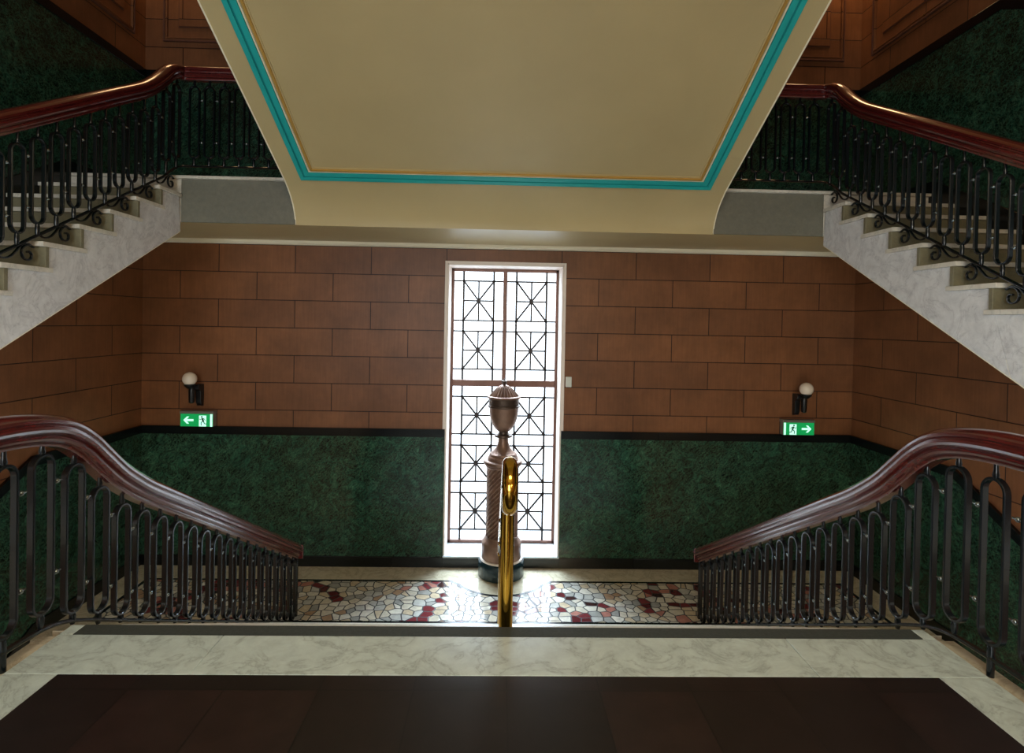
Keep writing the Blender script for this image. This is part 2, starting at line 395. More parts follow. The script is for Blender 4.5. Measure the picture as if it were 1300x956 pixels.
# wainscot of green marble, black bands and skirtings
def wains_back(x0, x1, z0, z1): return MB().box(x0, x1, D-.022, D, z0, z1)
k = 1
def trim(mb, m, label, bevel=0):
    global k
    k += 1; return struct('trim_%d' % k, mb, m, label, bevel)
for xs, nm in ((((-A+.02, -3.2), (-3.2, -1.95), (-1.95, WX0)), 'left'), (((WX1, 1.98), (1.98, 3.22), (3.22, A-.02)), 'right')):
    m_ = MB()
    for a, b_ in xs: m_.box(a+.001, b_-.001, D-.022, D, ZL+.13, BBOT)
    trim(m_, M['green'], 'green marble panelling on the back wall %s of the window' % nm)
    m_ = MB()
    xa, xb = xs[0][0], xs[-1][1]; mid = -1.9 if nm == 'left' else 2.0
    m_.box(xa, mid-.001, D-.035, D, BBOT, BT); m_.box(mid+.001, xb, D-.035, D, BBOT, BT)
    trim(m_, M['black'], 'black marble band above the green panelling %s of the window' % nm, .003)
    m_ = MB(); mid = -1.35 if nm == 'left' else 1.7
    m_.box(xa, mid-.001, D-.04, D, ZL, ZL+.132); m_.box(mid+.001, xb, D-.04, D, ZL, ZL+.132)
    o = struct('baseboard_%s' % nm, m_, M['black'], 'black marble skirting %s of the window' % nm, .003)
KL = 5.5                           # where the lower wainscot starts to follow the side flight down
KU = 5.1
def side_poly(zb0, zt0, kb, kt, y_end):
    return [(D-.02, zb0), (D-.02, zt0), (kt, zt0), (y_end, zt0-SL*(kt-y_end)), (y_end, zb0-SL*(kb-y_end)), (kb, zb0)]
for sx, nm in ((-1, 'left'), (1, 'right')):
    def sp(poly, t): return MB().prism(poly, sx*A, sx*(A-t), 'x')
    ye = .8
    trim(sp(side_poly(ZL+.13, BBOT, KL, KL, ye), .022), M['green'], 'green marble panelling stepping down the %s wall' % nm)
    trim(sp(side_poly(BBOT, BT, KL, KL, ye), .035), M['black'], 'black marble band above the lower green panelling, %s wall' % nm, .003)
    trim(sp(side_poly(ZL, ZL+.132, KL, KL, ye), .04), M['black'], 'black marble skirting of the lower landing, %s wall' % nm, .003)
    # upper level
    ye = .4; o4 = 0
    trim(sp(side_poly(ZU+.13, 4.44, Y2-.05, KU, ye), .022), M['green'], 'green marble panelling beside the upper %s flight' % nm)
    trim(sp(side_poly(4.44, 4.54, KU, KU, ye), .035), M['black'], 'black marble band above the upper green panelling, %s wall' % nm, .003)
    trim(sp(side_poly(ZU-.22, ZU+.13, Y2-.05, Y2-.05, ye), .04), M['black'], 'black skirting beside the upper %s flight' % nm, .003)
m_ = MB().box(-A+.02, A-.02, D-.022, D, ZU+.13, 4.44); trim(m_, M['green'], 'green marble panelling on the back wall of the upper landing')
m_ = MB().box(-A+.02, A-.02, D-.035, D, 4.44, 4.54); trim(m_, M['black'], 'black marble band on the back wall of the upper landing', .003)
m_ = MB().box(-A+.02, A-.02, D-.04, D, ZU, ZU+.13); trim(m_, M['black'], 'black skirting on the back wall of the upper landing', .003)

# moulded panels on the upper walls
def mould_frame(rect, plane, axis, sx=1):
    """raised double moulding round a sunk panel; rect = (a0,a1,z0,z1)"""
    a0, a1, z0, z1 = rect; m = MB()
    def bar(p0, p1, q0, q1, t0, t1, mi=0):
        if axis == 'y': m.box(p0, p1, plane-t1, plane-t0, q0, q1, mi)
        else:
            xa, xb = sorted((sx*(A-t0), sx*(A-t1))); m.box(xa, xb, p0, p1, q0, q1, mi)
    def ring(i, wd, t, mi=0):
        bar(a0+i, a1-i, z0+i, z0+i+wd, 0, t, mi); bar(a0+i, a1-i, z1-i-wd, z1-i, 0, t, mi)
        bar(a0+i, a0+i+wd, z0+i+wd, z1-i-wd, 0, t, mi); bar(a1-i-wd, a1-i, z0+i+wd, z1-i-wd, 0, t, mi)
    ring(0, .02, .03, 1); ring(.02, .018, .018, 0); ring(.038, .012, .03, 0); ring(.18, .012, .012, 1)
    bar(a0+.19, a1-.19, z0+.19, z1-.19, 0, .02, 0)
    return m
for sx, nm in ((-1, 'left'), (1, 'right')):
    r = (min(sx*1.3, sx*4.27), max(sx*1.3, sx*4.27), 4.90, 7.9)
    trim(mould_frame(r, D, 'y'), [M['blocks_x'], M['frame']], 'brown moulded wall panel on the upper back wall, %s' % nm, .003)
    trim(mould_frame((3.2, 6.93, 4.87, 7.9), 0, 'x', sx), [M['blocks_y'], M['frame']], 'brown moulded wall panel on the upper %s wall' % nm, .003)

# cornice strip under the upper landing
trim(MB().prism([(D, ZUB), (D-.07, ZUB), (D-.07, ZUB-.028), (D-.045, ZUB-.05), (D, ZUB-.05)], -A, A, 'x'), M['white_plaster'], 'pale cream cornice under the upper landing, above the window')

# ------------------------------------------------------------------ window
wn = empty('window_1', ((WX0+WX1)/2, D+.44, WB), 'tall window with star patterned glazing bars behind the urn pillar', None)
wn['kind'] = 'structure'
WC = (WX0+WX1)/2
def wpart(name, mb, m, bevel=0, label=None):
    for i, v in enumerate(mb.v): mb.v[i] = (v[0]-WC, v[1]-(D+.44), v[2]-WB)
    o = mb.build(name, m, wn, bevel)
    if label: o['label'] = label
    return o
YW = D+.44
# reveal lining and outer trim
m_ = MB()
m_.box(WX0, WX0+.02, D-.012, YW+.06, WB, WT); m_.box(WX1-.02, WX1, D-.012, YW+.06, WB, WT); m_.box(WX0, WX1, D-.012, YW+.06, WT-.02, WT)
m_.box(WX0-.03, WX0, D-.012, D, BT, WT+.03); m_.box(WX1, WX1+.03, D-.012, D, BT, WT+.03); m_.box(WX0, WX1, D-.012, D, WT, WT+.03)
wpart('window_trim', m_, M['reveal'], .003, 'pale trim and reveal')
x0, x1, z0, z1 = WX0+.02, WX1-.02, WB, WT-.02
# positions measured on the leaf: fractions of the height
def zpx(v): return 1.5-(v-407.5)/ (720/7.61)
tz0, tz1 = zpx(487.5), zpx(481.5)
fr = MB(); t_ = .035
fr.box(x0, x0+t_, YW-.03, YW+.03, z0, z1); fr.box(x1-t_, x1, YW-.03, YW+.03, z0, z1); fr.box(x0, x1, YW-.03, YW+.03, z1-.04, z1); fr.box(x0, x1, YW-.03, YW+.03, z0, z0+.04)
wpart('window_frame', fr, M['frame'], .004)
wpart('transom', MB().box(x0+t_, x1-t_, YW-.04, YW+.03, tz0-.012, tz1+.012), M['frame'], .005)
wpart('mullion', MB().box(-.027+WC, .027+WC, YW-.05, YW+.03, z0+.04, z1-.04), M['frame'], .006)
def lattice(xa, xb, rows, zlo, zhi):
    m = MB(); g = .013; y = YW
    wd = xb-xa; xl, xr = xa+.15*wd+.0, xb-.23*wd
    xl = xa+.125; xr = xb-.125-.0
    for x in (xl, xr): m.box(x-g, x+g, y-.012, y+.012, zlo, zhi)
    for (zt, zb_) in rows:
        for z in (zt, zb_): m.box(xa, xb, y-.012, y+.012, z-.0105, z+.0105)
        xc, zc = (xl+xr)/2, (zt+zb_)/2
        m.box(xc-.0105, xc+.0105, y-.008, y+.008, zb_, zt); m.box(xl, xr, y-.008, y+.008, zc-.0105, zc+.0105)
        for sg in (1, -1):
            p0 = Vector((xl, y, zc-sg*(zt-zb_)/2)); p1 = Vector((xr, y, zc+sg*(zt-zb_)/2))
            m.sweep([p0, p1], rect_prof(.016, .024), smooth=False)
        q = []
        m.prism([(xc+.026*cos(i*pi/4), zc+.026*sin(i*pi/4)) for i in range(8)], y-.014, y+.014, 'y')
    return m
up_rows = [(zpx(355.5), zpx(405.5)), (zpx(419), zpx(467))]
lo_rows = [(zpx(502), zpx(549.5)), (zpx(564), zpx(610)), (zpx(624.5), zpx(671))]
for xa, xb in ((x0+t_, WC-.027), (WC+.027, x1-t_)):
    wpart('glazing_bars', lattice(xa, xb, up_rows, tz1+.012, z1-.04), M['lead'])
    wpart('glazing_bars', lattice(xa, xb, lo_rows, z0+.04, tz0-.012), M['lead'])
    wpart('pane', MB().box(xa, xb, YW+.006, YW+.010, tz1+.012, z1-.04), M['glass'])
    wpart('pane', MB().box(xa, xb, YW+.006, YW+.010, z0+.04, tz0-.012), M['glass'])
# sill block with a round notch that takes the pillar's drum
def notch_poly(r):
    pts = [(WX0, D+TH), (WX0, D-.035)]
    a0 = math.asin((D-.035-CY)/r)
    n = 18
    for i in range(n+1):
        a = pi-a0-(pi-2*a0)*i/n; pts.append((CX+r*cos(a), CY+r*sin(a)))
    pts += [(WX1, D-.035), (WX1, D+TH)]; return pts
struct('wall_under_window', MB().prism(notch_poly(.29), ZL-1, WB-.02, 'z'), M['black'], 'black marble base below the window sill')
wpart('window_sill', MB().prism(notch_poly(.29), WB-.02, WB, 'z'), M['sill'], 0, 'pale shiny marble sill')

# ================================================================== STAIRS
# central flight going down
RZ = -ZL/9; GO = (EDGE-Y1)/8
st = empty('stair_flight', (0, Y1, ZL), 'central marble flight going down from the hall floor to the mosaic landing', 'stairs')
def lpart(name, mb, m, parent, bevel=0):
    ox, oy, oz = parent.location
    for i, v in enumerate(mb.v): mb.v[i] = (v[0]-ox, v[1]-oy, v[2]-oz)
    return mb.build(name, m, parent, bevel)
for i in range(1, 9):
    y = Y1+GO*(i-1); z = -RZ*i
    b = MB().box(-2.08, 2.08, y-.0, y+GO+.02, z-.035, z)
    b.box(-2.08, 2.08, y, y+.02, z, z+RZ-.035 if i > 1 else z+RZ-.30+.0) if i > 1 else None
    lpart('step', b, M['marble_t'], st, .003)
pts = [(Y1+.02, -.3)]
lpart('core', MB().prism([(Y1+.02, -.45), (Y1+.02, -RZ-.04), (EDGE-GO, -RZ*8-.04), (EDGE-.01, -RZ*8-.04), (EDGE-.01, ZL-.3)], -2.07, 2.07, 'x'), M['plaster'], st)
for sx in (-1, 1):
    ps = [(Y1, -.02), (EDGE-.02, ZL+.06), (EDGE-.02, ZL-.32), (Y1, -.42)]
    lpart('string', MB().prism(ps, sx*2.085, sx*2.18, 'x'), M['cream_marble'], st, .004)

# side flights going up, and going down from the landing
R2 = .1836; G2 = .343; N2 = 16
def nose(n): return Y2-.05-G2*n, ZU-R2*n
def side_flight(sx, label, base_z, up=True):
    zoff = 0 if up else ZL-ZU
    root = empty('stair_flight', (sx*(C+A)/2, .36, base_z), label, 'stairs', None)
    for n in range(1, N2+1):
        y, z = nose(n); z += zoff
        if z < base_z-.001+(.02 if up else -99): pass
        b = MB(); xi = sx*(C-.02); xo = sx*(A-.042)
        b.prism([(y-.01, z), (y-.01, z-.035), (y+G2+.085, z-.035), (y+G2+.085, z)] if n > 1 else [(y-.01, z), (y-.01, z-.035), (y+G2+.03, z-.035), (y+G2+.03, z)], xi, xo, 'x')
        b.box(min(xi, xo), max(xi, xo), y+.012, y+.045, z-R2+.0, z-.0352, 1)
        lpart('step', b, [M['marble_t'], M['riser']], root, .003)
    # string: stepped top, sloping bottom
    def bot(y): return 2.377+zoff+SL*(y-Y2)
    def string(n0, n1, ytop0, ytop1, cut0=None, cut1=None):
        top = []
        for n in range(n0, n1+1):         # from high to low
            y, z = nose(n); z += zoff
            top += [(min(y+G2+.01, ytop0), z-.036), (y+.014, z-.036)]
        ylow = top[-1][0]
        p = top + ([cut1] if cut1 else [(ylow, bot(ylow))]) + ([cut0] if cut0 else [(ytop0, bot(ytop0))])
        return MB().prism(p, sx*C, sx*(C+.07), 'x')
    def cut(n): y, z = nose(n); return (y+.014, nose(n+1)[1]+zoff-.036), (y+.014-.13, bot(y+.014-.13))
    def piece(n0, n1):
        g = .002; top = []
        for n in range(n0, n1+1):
            y, z = nose(n); z += zoff; top += [(min(y+G2+.014, Y2-.004), z-.036), (y+.014, z-.036)]
        if n0 > 1: c, d = cut(n0-1); first = [(c[0]-g, c[1])]; last0 = [(d[0]-g, d[1])]; top = first+top[1:]
        else: last0 = [(Y2-.004, bot(Y2-.004))]
        if n1 < N2: c, d = cut(n1); endp = [(c[0]+g*0, c[1]), (d[0]+g, d[1])]
        else: y = nose(n1)[0]+.014; endp = [(y, max(bot(y), -.3))]
        return MB().prism(top+endp+last0, sx*C, sx*(C+.07), 'x')
    for a_, b_ in ((1, 6), (7, 12), (13, 16)): lpart('string', piece(a_, b_), M['marble_s'], root, .002)
    # sloping soffit slab with its pale edge
    def bot2(y, d): return bot(y)+d
    sl_ = [(Y2-.004, bot2(Y2, -.012)), (Y2-.004, bot2(Y2, .10)), (.40, bot2(.4, .10)), (.40, bot2(.4, -.012))]
    lpart('soffit', MB().prism(sl_, sx*(C+.002), sx*(A-.045), 'x'), M['white_plaster'], root, .003)
    return root
side_flight(-1, 'white marble flight climbing along the left wall to the upper landing', 0)
side_flight(1, 'white marble flight climbing along the right wall to the upper landing', 0)
for sx, nm in ((-1, 'left'), (1, 'right')):
    zoff = ZL-ZU; root = empty('stair_flight', (sx*(B+A)/2, EDGE, ZL), 'marble flight going down from the mosaic landing along the %s wall, behind the railing' % nm, 'stairs')
    for n in range(1, 14):
        y = EDGE-G2*n; z = ZL-R2*n
        b = MB().box(min(sx*2.2, sx*(A-.042)), max(sx*2.2, sx*(A-.042)), y-.02, y+G2, z-.035, z)
        b.box(min(sx*2.2, sx*(A-.042)), max(sx*2.2, sx*(A-.042)), y+G2-.03, y+G2, z, z+R2-.036)
        lpart('step', b, M['marble_t'], root, .003)
    lpart('core', MB().prism([(EDGE-.035, ZL-R2-.04), (EDGE-.035, ZL-.45), (1.2, ZL-.45-SL*(EDGE-1.2)), (1.2, ZL-R2-.04-SL*(EDGE-1.2)-.04)], sx*2.2, sx*(A-.045), 'x'), M['plaster'], root)

# upper landing slab
ul = empty('upper_landing', (0, (Y2+D)/2, ZUB), 'thick marble faced landing slab crossing above the window', 'landing')
lpart('slab', MB().box(-A+.002, A-.002, Y2+.036, D-.001, ZUB, ZU-.033), M['plaster'], ul)
for sx in (-1, 1):
    a, b_ = sorted((sx*(B-.008), sx*(C-.001)))
    lpart('fascia', MB().box(a, b_, Y2, Y2+.03, ZUB+.0, ZU-.03), M['grey_marble'], ul, .002)
    a, b_ = sorted((sx*(C+.0), sx*(A-.045)))
    lpart('fascia', MB().box(a, b_, Y2, Y2+.03, ZUB+.0, ZU-.03), M['marble_t'], ul, .002)
lpart('floor_slab', MB().box(-A+.042, A-.042, Y2-.045, D-.045, ZU-.03, ZU), M['marble_t'], ul, .004)

# central flight going up over the photographer: ribbed soffit with painted moulding
S3 = .516
def zs(y): return 2.6955+S3*(Y2-y)
YT = 2.45
prof = [(YT, zs(YT)), (5.30, zs(5.30)), (5.60, zs(5.60)), (5.68, 2.797), (5.76, 2.735), (5.83, 2.66), (5.88, 2.58), (5.905, 2.52), (5.915, ZUB-.004), (5.935, ZUB-.004), (5.935, ZU+.0)]
top = []
n = 9
for i in range(n):
    y = Y2-.052-i*(.345); z = ZU+R2*i*.97; top += [(y, z), (y, z+R2*.97)]
top.append((YT, top[-1][1]))
prof = prof[:-1] + [(5.935, ZU-.034), (Y2-.052, ZU-.034)] + top[1:]
cf = empty('stair_flight', (0, YT, zs(YT)), 'central upper flight seen from below, cream soffit with turquoise moulding', 'stairs')
lpart('soffit', MB().prism(prof, -B+.012, B-.012, 'x'), M['plaster'], cf)
for sx in (-1, 1):
    pr = [(y, z-.004) for y, z in [(YT, zs(YT)), (5.30, zs(5.30)), (5.60, zs(5.60)), (5.68, 2.797), (5.76, 2.735), (5.83, 2.66), (5.88, 2.58), (5.902, 2.52), (5.910, ZUB-.002)]]
    up_ = [(5.912, ZUB+.03), (5.89, 2.63), (5.82, 2.73), (5.74, 2.80), (5.62, zs(5.62)+.04), (5.45, zs(5.45)+.04), (YT, zs(YT)+.04)]
    lpart('edge_bead', MB().prism(pr+up_, sx*(B-.014), sx*B, 'x'), M['white_plaster'], cf, .004)
# mouldings on the sloping underside: frames around three sides, the far end runs on upward
nrm = Vector((0, -S3, -1)).normalized()         # outward (downward) normal of the soffit
def sof(x, y, d=0): return Vector((x, y, zs(y)))+nrm*d
def band(name, o, wd, th, m, y_top=2.62):
    """flat raised band o metres inside the outer turquoise line"""
    mb = MB(); xo = 2.008-o; yo = 5.583-o*.93; xi = xo-wd; yi = yo-wd*.93
    T0 = y_top+o; T1 = T0+wd
    outer = [(-xo, T0), (-xo, yo), (xo, yo), (xo, T0)]; inner = [(-xi, T1), (-xi, yi), (xi, yi), (xi, T1)]
    vs = []
    for d in (-.004, th):
        for (x, y) in outer: vs.append(sof(x, y, d))
        for (x, y) in inner: vs.append(sof(x, y, d))
    fs = []
    for i in range(4):
        j = (i+1) % 4
        fs += [(8+i, 8+j, 12+j, 12+i), (i, 4+i, 4+j, j), (i, j, 8+j, 8+i), (4+i, 12+i, 12+j, 4+j)]
    mb.add(vs, fs)
    return lpart(name, mb, m, cf)
band('turquoise_moulding', 0, .040, .014, M['turq']); band('turquoise_moulding', .040, .018, .004, M['turq_d']); band('turquoise_moulding', .058, .044, .016, M['turq'])
band('panel_moulding', .106, .012, .010, M['white_plaster']); band('panel_moulding', .135, .016, .024, M['gold']); band('panel_moulding', .151, .012, .008, M['plaster'])

# ================================================================== RAILINGS
def loop_mesh(h, wd=.128, stem=.10, foot=.045, deep=.032, thick=.0145):
    """closed racetrack ring in the local XZ plane with a stem above and a foot below; origin at the ring's bottom"""
    r = wd/2-thick/2; pts = []; n = 12
    for i in range(n+1): a = pi*i/n; pts.append((r*cos(a), 0, h-thick/2-r+r*sin(a)))
    for i in range(n+1): a = pi+pi*i/n; pts.append((r*cos(a), 0, thick/2+r+r*sin(a)))
    m = MB(); m.sweep(pts, oct_prof(deep, thick, .22), closed=True, side=(0, 1, 0))
    rnd = lambda a: circ(a, 10)
    m.lathe([(.011, h-.006), (.014, h+.01), (.010, h+.03), (.009, h+stem+.02)], 0, 0, 12)
    m.lathe([(.010, -foot-.012), (.015, -foot+.01), (.015, -.012), (.012, .004)], 0, 0, 12)
    return m
meshes = {}
def add_loop(root, pos, rotz, h, stem=.10, foot=.045, wd=.128):
    key = (round(h, 3), round(stem, 2), round(foot, 2), wd)
    if key not in meshes:
        mb = loop_mesh(h, wd, stem, foot); o = mb.build('baluster', M['iron'], root); meshes[key] = o.data
    else:
        o = bpy.data.objects.new('baluster', meshes[key]); COL.objects.link(o); o.parent = root
    o.location = Vector(pos)-root.location; o.rotation_euler = (0, 0, rotz); return o
def stud_mesh():
    if 'stud' not in meshes:
        m = MB(); m.sphere((0, 0, 0), .0125, 12, 8); m.sweep([(-.026, 0, 0), (.026, 0, 0)], circ(.005, 8)); meshes['stud'] = None
        o = m.build('stud', M['stud'], None); meshes['stud'] = o.data; meshes['stud_o'] = o
    return meshes['stud']
def add_stud(bal, off, z):
    me = stud_mesh()
    if meshes.get('stud_o'): o = meshes.pop('stud_o'); 
    else: o = bpy.data.objects.new('stud', me); COL.objects.link(o)
    o.parent = bal; o.location = (off, 0, z); return o
# moulded mahogany handrail section (across, up)
RAIL = [(-.030, -.070), (.030, -.070), (.034, -.058), (.034, -.050), (.048, -.046), (.056, -.036), (.056, -.026), (.049, -.020), (.050, -.014),
        (.066, -.008), (.072, .004), (.070, .016), (.060, .022), (.060, .028), (.066, .036), (.064, .048), (.050, .062), (.026, .071), (0, .074),
        (-.026, .071), (-.050, .062), (-.064, .048), (-.066, .036), (-.060, .028), (-.060, .022), (-.070, .016), (-.072, .004), (-.066, -.008), (-.050, -.014), (-.049, -.020), (-.056, -.026), (-.056, -.036), (-.048, -.046), (-.034, -.050), (-.034, -.058)]
RX = 2.124
def lower_railing(sx, label):
    root = empty('stair_railing', (sx*RX, 2.76, 0), label, 'railing')
    def P(y, z): return (sx*RX, y, z)
    def rz(y): return .598-.545*(y-3.138)
    pts = [P(1.2, 1.0), P(1.8, 1.0), P(2.2, 1.0), P(2.42, .996), P(2.60, .975), P(2.74, .935), P(2.86, .86), P(2.98, .755), P(3.10, .65), P(3.22, .565), P(3.36, rz(3.36)), P(3.6, rz(3.6)), P(4.4, rz(4.4)), P(5.2, rz(5.2)), P(5.80, rz(5.80)), P(5.93, rz(5.93))]
    path = smooth_path(pts, 8)
    m = MB().sweep(path, RAIL)
    lpart('handrail', m, M['wood'], root)
    m = MB().prism([(5.925, rz(5.93)-.075), (5.955, rz(5.93)-.08), (5.965, rz(5.93)), (5.955, rz(5.93)+.062), (5.925, rz(5.93)+.075)], sx*RX-.07, sx*RX+.07, 'x'); lpart('rail_end', m, M['wood'], root, .008)
    def bz(y): return -.185-.535*(y-3.17)
    bp = [P(1.2, .075), P(1.8, .075), P(2.3, .072), P(2.55, .062), P(2.68, .045), P(2.80, .005), P(2.95, bz(2.95)), P(3.2, bz(3.2)), P(4.5, bz(4.5)), P(5.90, bz(5.90))]
    lpart('bottom_rail', MB().sweep(smooth_path(bp, 8), oct_prof(.034, .016, .4)), M['iron'], root)
    ys = [1.42, 1.62, 1.82, 2.02, 2.22, 2.42, 2.62, 2.815] + [2.995+.1778*i for i in range(17)]
    for q, y in enumerate(ys):
        if y < 2.7: zb_, h, stem, foot = .125, .74, .075, (.045 if q % 2 == 0 else .15)
        elif y < 2.9: zb_, h, stem, foot = .035, .74, .06, .04
        elif y < 3.05: zb_, h, stem, foot = -.055, .665, .07, .045
        else: zb_ = -.155-.538*(y-3.17); h, stem, foot = .62, .105, .03
        b = add_loop(root, P(y, zb_), pi/2, h, stem, foot)
        if q < len(ys)-1:
            for f in (.22, .80): add_stud(b, .089, h*f-(.05 if y > 2.7 else 0))
    # end post of the railing on the landing
    yb_ = 5.93; m = MB().box(sx*RX-.018, sx*RX+.018, yb_-.018, yb_+.018, ZL+.003, rz(yb_)-.06); lpart('end_post', m, M['iron'], root, .004)
    return root
lower_railing(-1, 'black iron railing with curved mahogany handrail, lower left beside the central steps')
lower_railing(1, 'black iron railing with curved mahogany handrail, lower right beside the central steps')

def scroll_mesh():
    """S-scroll filling the triangle between a step and the bottom rail; local YZ plane, origin at the back corner on the tread"""
    m = MB(); pts = []
    # spiral
    cy, cz = .232, .078
    for i in range(40):
        t = i/39; a = radians(60)+t*radians(430); r = .014+.056*t
        pts.append((0, cy-r*cos(a), cz+r*sin(a)))
    m.sweep(pts, oct_prof(.020, .0115, .3), side=(1, 0, 0))
    last = pts[-1]
    c = smooth_path([last, (0, .225, .150), (0, .17, .128), (0, .13, .085), (0, .085, .045), (0, .03, .03), (0, -.01, .045), (0, -.015, .06)], 6)
    m2 = MB()
    m.sweep(c, oct_prof(.020, .0115, .3), side=(1, 0, 0))
    return m
def upper_railing(sx, label):
    root = empty('stair_railing', (sx*C, 4.6, 2.2), label, 'railing')
    X = C+.02
    def P(y, z): return (sx*X, y, z)
    def rz(y): return 2.735+.553*(y-3.79)
    yr = Y2+.02
    pts = [P(2.2, rz(2.2)), P(3.0, rz(3.0)), P(4.0, rz(4.0)), P(4.9, rz(4.9)), P(5.25, rz(5.25)), P(5.42, 3.655), P(5.56, 3.77), P(5.68, 3.885), P(5.78, 3.95), (sx*(X-.003), 5.86, 3.978), (sx*(X-.025), 5.905, 3.985), (sx*(X-.07), yr, 3.985), (sx*(X-.2), yr, 3.985), (sx*2.8, yr, 3.985), (sx*(B-.03), yr, 3.985)]
    lpart('handrail', MB().sweep(smooth_path(pts, 8), RAIL), M['wood'], root)
    def bz(y): return 1.885+.535*(y-3.798)
    bp = [P(2.2, bz(2.2)), P(3.0, bz(3.0)), P(4.5, bz(4.5)), P(5.4, bz(5.4)), P(5.62, 2.86), P(5.74, 2.945), P(5.82, 3.00), (sx*(X-.005), 5.88, 3.03), (sx*(X-.05), yr, 3.045), (sx*(X-.2), yr, 3.045), (sx*2.8, yr, 3.045), (sx*(B-.03), yr, 3.045)]
    lpart('bottom_rail', MB().sweep(smooth_path(bp, 8), oct_prof(.034, .016, .4)), M['iron'], root)
    for k_ in range(-9, 12):
        y = 3.95+.1715*k_
        if y < 5.5: zb_, h, stem, foot = bz(y)+.078, .62, .105, .07
        elif y < 5.75: zb_, h, stem, foot = 3.02, .70, .10, .10
        else: zb_, h, stem, foot = 3.10, .75, .07, .10
        b = add_loop(root, P(y, zb_), pi/2, h, stem, foot, .124)
        if k_ < 11:
            for f in (.25, .82): add_stud(b, .086, h*f+.045)
    xs = [X-.135-.152*i for i in range(7)]
    for q, x in enumerate(xs):
        b = add_loop(root, (sx*x, yr, 3.125), 0, .74, .07, .07, .112)
        if q < 6:
            for f in (.22, .80): add_stud(b, -sx*.076, .74*f)
    for n_ in range(1, 11):
        y, z = nose(n_)
        if n_ == 1: me = None
        if 'scroll' not in meshes:
            o = scroll_mesh().build('scroll', M['iron'], root); meshes['scroll'] = o.data
        else: o = bpy.data.objects.new('scroll', meshes['scroll']); COL.objects.link(o); o.parent = root
        o.location = Vector((sx*(C+.03), y+.03, z+.004))-root.location
    return root
upper_railing(-1, 'black iron railing with dark handrail and scrolls on the upper left marble flight')
upper_railing(1, 'black iron railing with red-brown handrail and scrolls on the upper right marble flight')

# ------------------------------------------------------------------ brass centre rail
BX = .003
br = empty('brass_handrail', (BX, 2.88, -RZ), 'polished brass centre handrail standing on the central steps before the urn pillar', 'handrail')
def bzr(y): return .70-.538*(y-2.90)
arc = [(BX, 2.545-.094*sin(radians(a)), .765-.094*cos(radians(a))) for a in range(0, 169, 12)]
path = [(BX, 2.86, .650), (BX, 2.75, .665), (BX, 2.64, .671)] + arc + smooth_path([(BX, 2.56, .859), (BX, 2.62, .845), (BX, 2.70, .805), (BX, 2.80, .752), (BX, 2.92, bzr(2.92)), (BX, 3.1, bzr(3.1))], 5) + [(BX, 3.1+.28*i, bzr(3.1+.28*i)) for i in range(1, 10)]
ye = path[-1]
lpart('rail', MB().sweep(path, circ(.0345, 24), side=(1, 0, 0)), M['brass'], br)
lpart('rail_cap', MB().sphere((BX, ye[1], ye[2]), .0345, 20, 12), M['brass'], br)
lpart('post', MB().lathe([(.035, -RZ), (.035, .67)], BX, 2.88, 28), M['brass'], br)
lpart('collar', MB().lathe([(.060, -RZ), (.060, -RZ+.012), (.042, -RZ+.02), (.038, -RZ+.04)], BX, 2.88, 28), M['brass'], br)
for i in (2, 5, 7):
    y = Y1+GO*(i+.5); z = -RZ*(i+1)
    lpart('post', MB().lathe([(.024, z), (.024, bzr(y)-.02)], BX, y, 20), M['brass'], br)
    lpart('collar', MB().lathe([(.05, z), (.05, z+.012), (.034, z+.02), (.028, z+.035)], BX, y, 20), M['brass'], br)
    lpart('bracket', MB().lathe([(.024, bzr(y)-.10), (.038, bzr(y)-.09), (.038, bzr(y)-.075), (.026, bzr(y)-.065)], BX, y, 20), M['brass'], br)

# ------------------------------------------------------------------ pillar and urn
pl = empty('pillar', (CX, CY, ZL), 'round bronze pillar with spiral fluting on a dark drum before the window', 'pillar')
lpart('drum', MB().lathe([(.283, ZL+.004), (.283, ZL+.13), (.279, ZL+.175), (.268, ZL+.19), (.262, ZL+.196)], CX, CY, 64), M['drum'], pl)
lpart('base_ring', MB().lathe([(.258, ZL+.190), (.262, ZL+.203), (.252, ZL+.214), (.244, ZL+.216)], CX, CY, 64), M['reveal'], pl)
lpart('plinth', MB().lathe([(.240, ZL+.214), (.244, ZL+.225), (.244, ZL+.40), (.240, ZL+.412), (.226, ZL+.428), (.206, ZL+.462), (.203, ZL+.475), (.203, ZL+.486)], CX, CY, 64), M['bronze'], pl)
zc0, zc1 = ZL+.484, -.275
def flute(r, z, a):
    t = 22*(a/(2*pi) - (z-zc0)/1.25)
    return r*(1-.11*(.5+.5*cos(2*pi*t))**1.5)
seg = []
N = 170
lpart('shaft', MB().lathe([(.199, zc0+(zc1-zc0)*i/N) for i in range(N+1)], CX, CY, 360, mod=flute), M['bronze'], pl)
lpart('capital', MB().lathe([(.200, zc1-.004), (.212, zc1+.01), (.206, zc1+.022), (.214, zc1+.028), (.236, zc1+.04), (.240, zc1+.055), (.236, zc1+.075), (.226, zc1+.083), (.186, zc1+.086), (.186, zc1+.12), (.176, zc1+.135), (.170, zc1+.14)], CX, CY, 64), M['bronze'], pl)
un = empty('urn', (CX, CY, -.135), 'lidded bronze urn with fluted lid standing on the spiral pillar', 'urn')
zb = -.136
lpart('foot', MB().lathe([(.168, zb), (.172, zb+.012), (.166, zb+.026), (.15, zb+.036), (.118, zb+.06), (.090, zb+.092), (.074, zb+.13), (.064, zb+.17), (.060, zb+.205), (.062, zb+.225)], CX, CY, 56), M['bronze'], un)
lpart('collar', MB().lathe([(.06, .086), (.105, .092), (.112, .104), (.108, .118), (.082, .128), (.062, .134), (.058, .15), (.062, .165)], CX, CY, 56), M['bronze_d'], un)
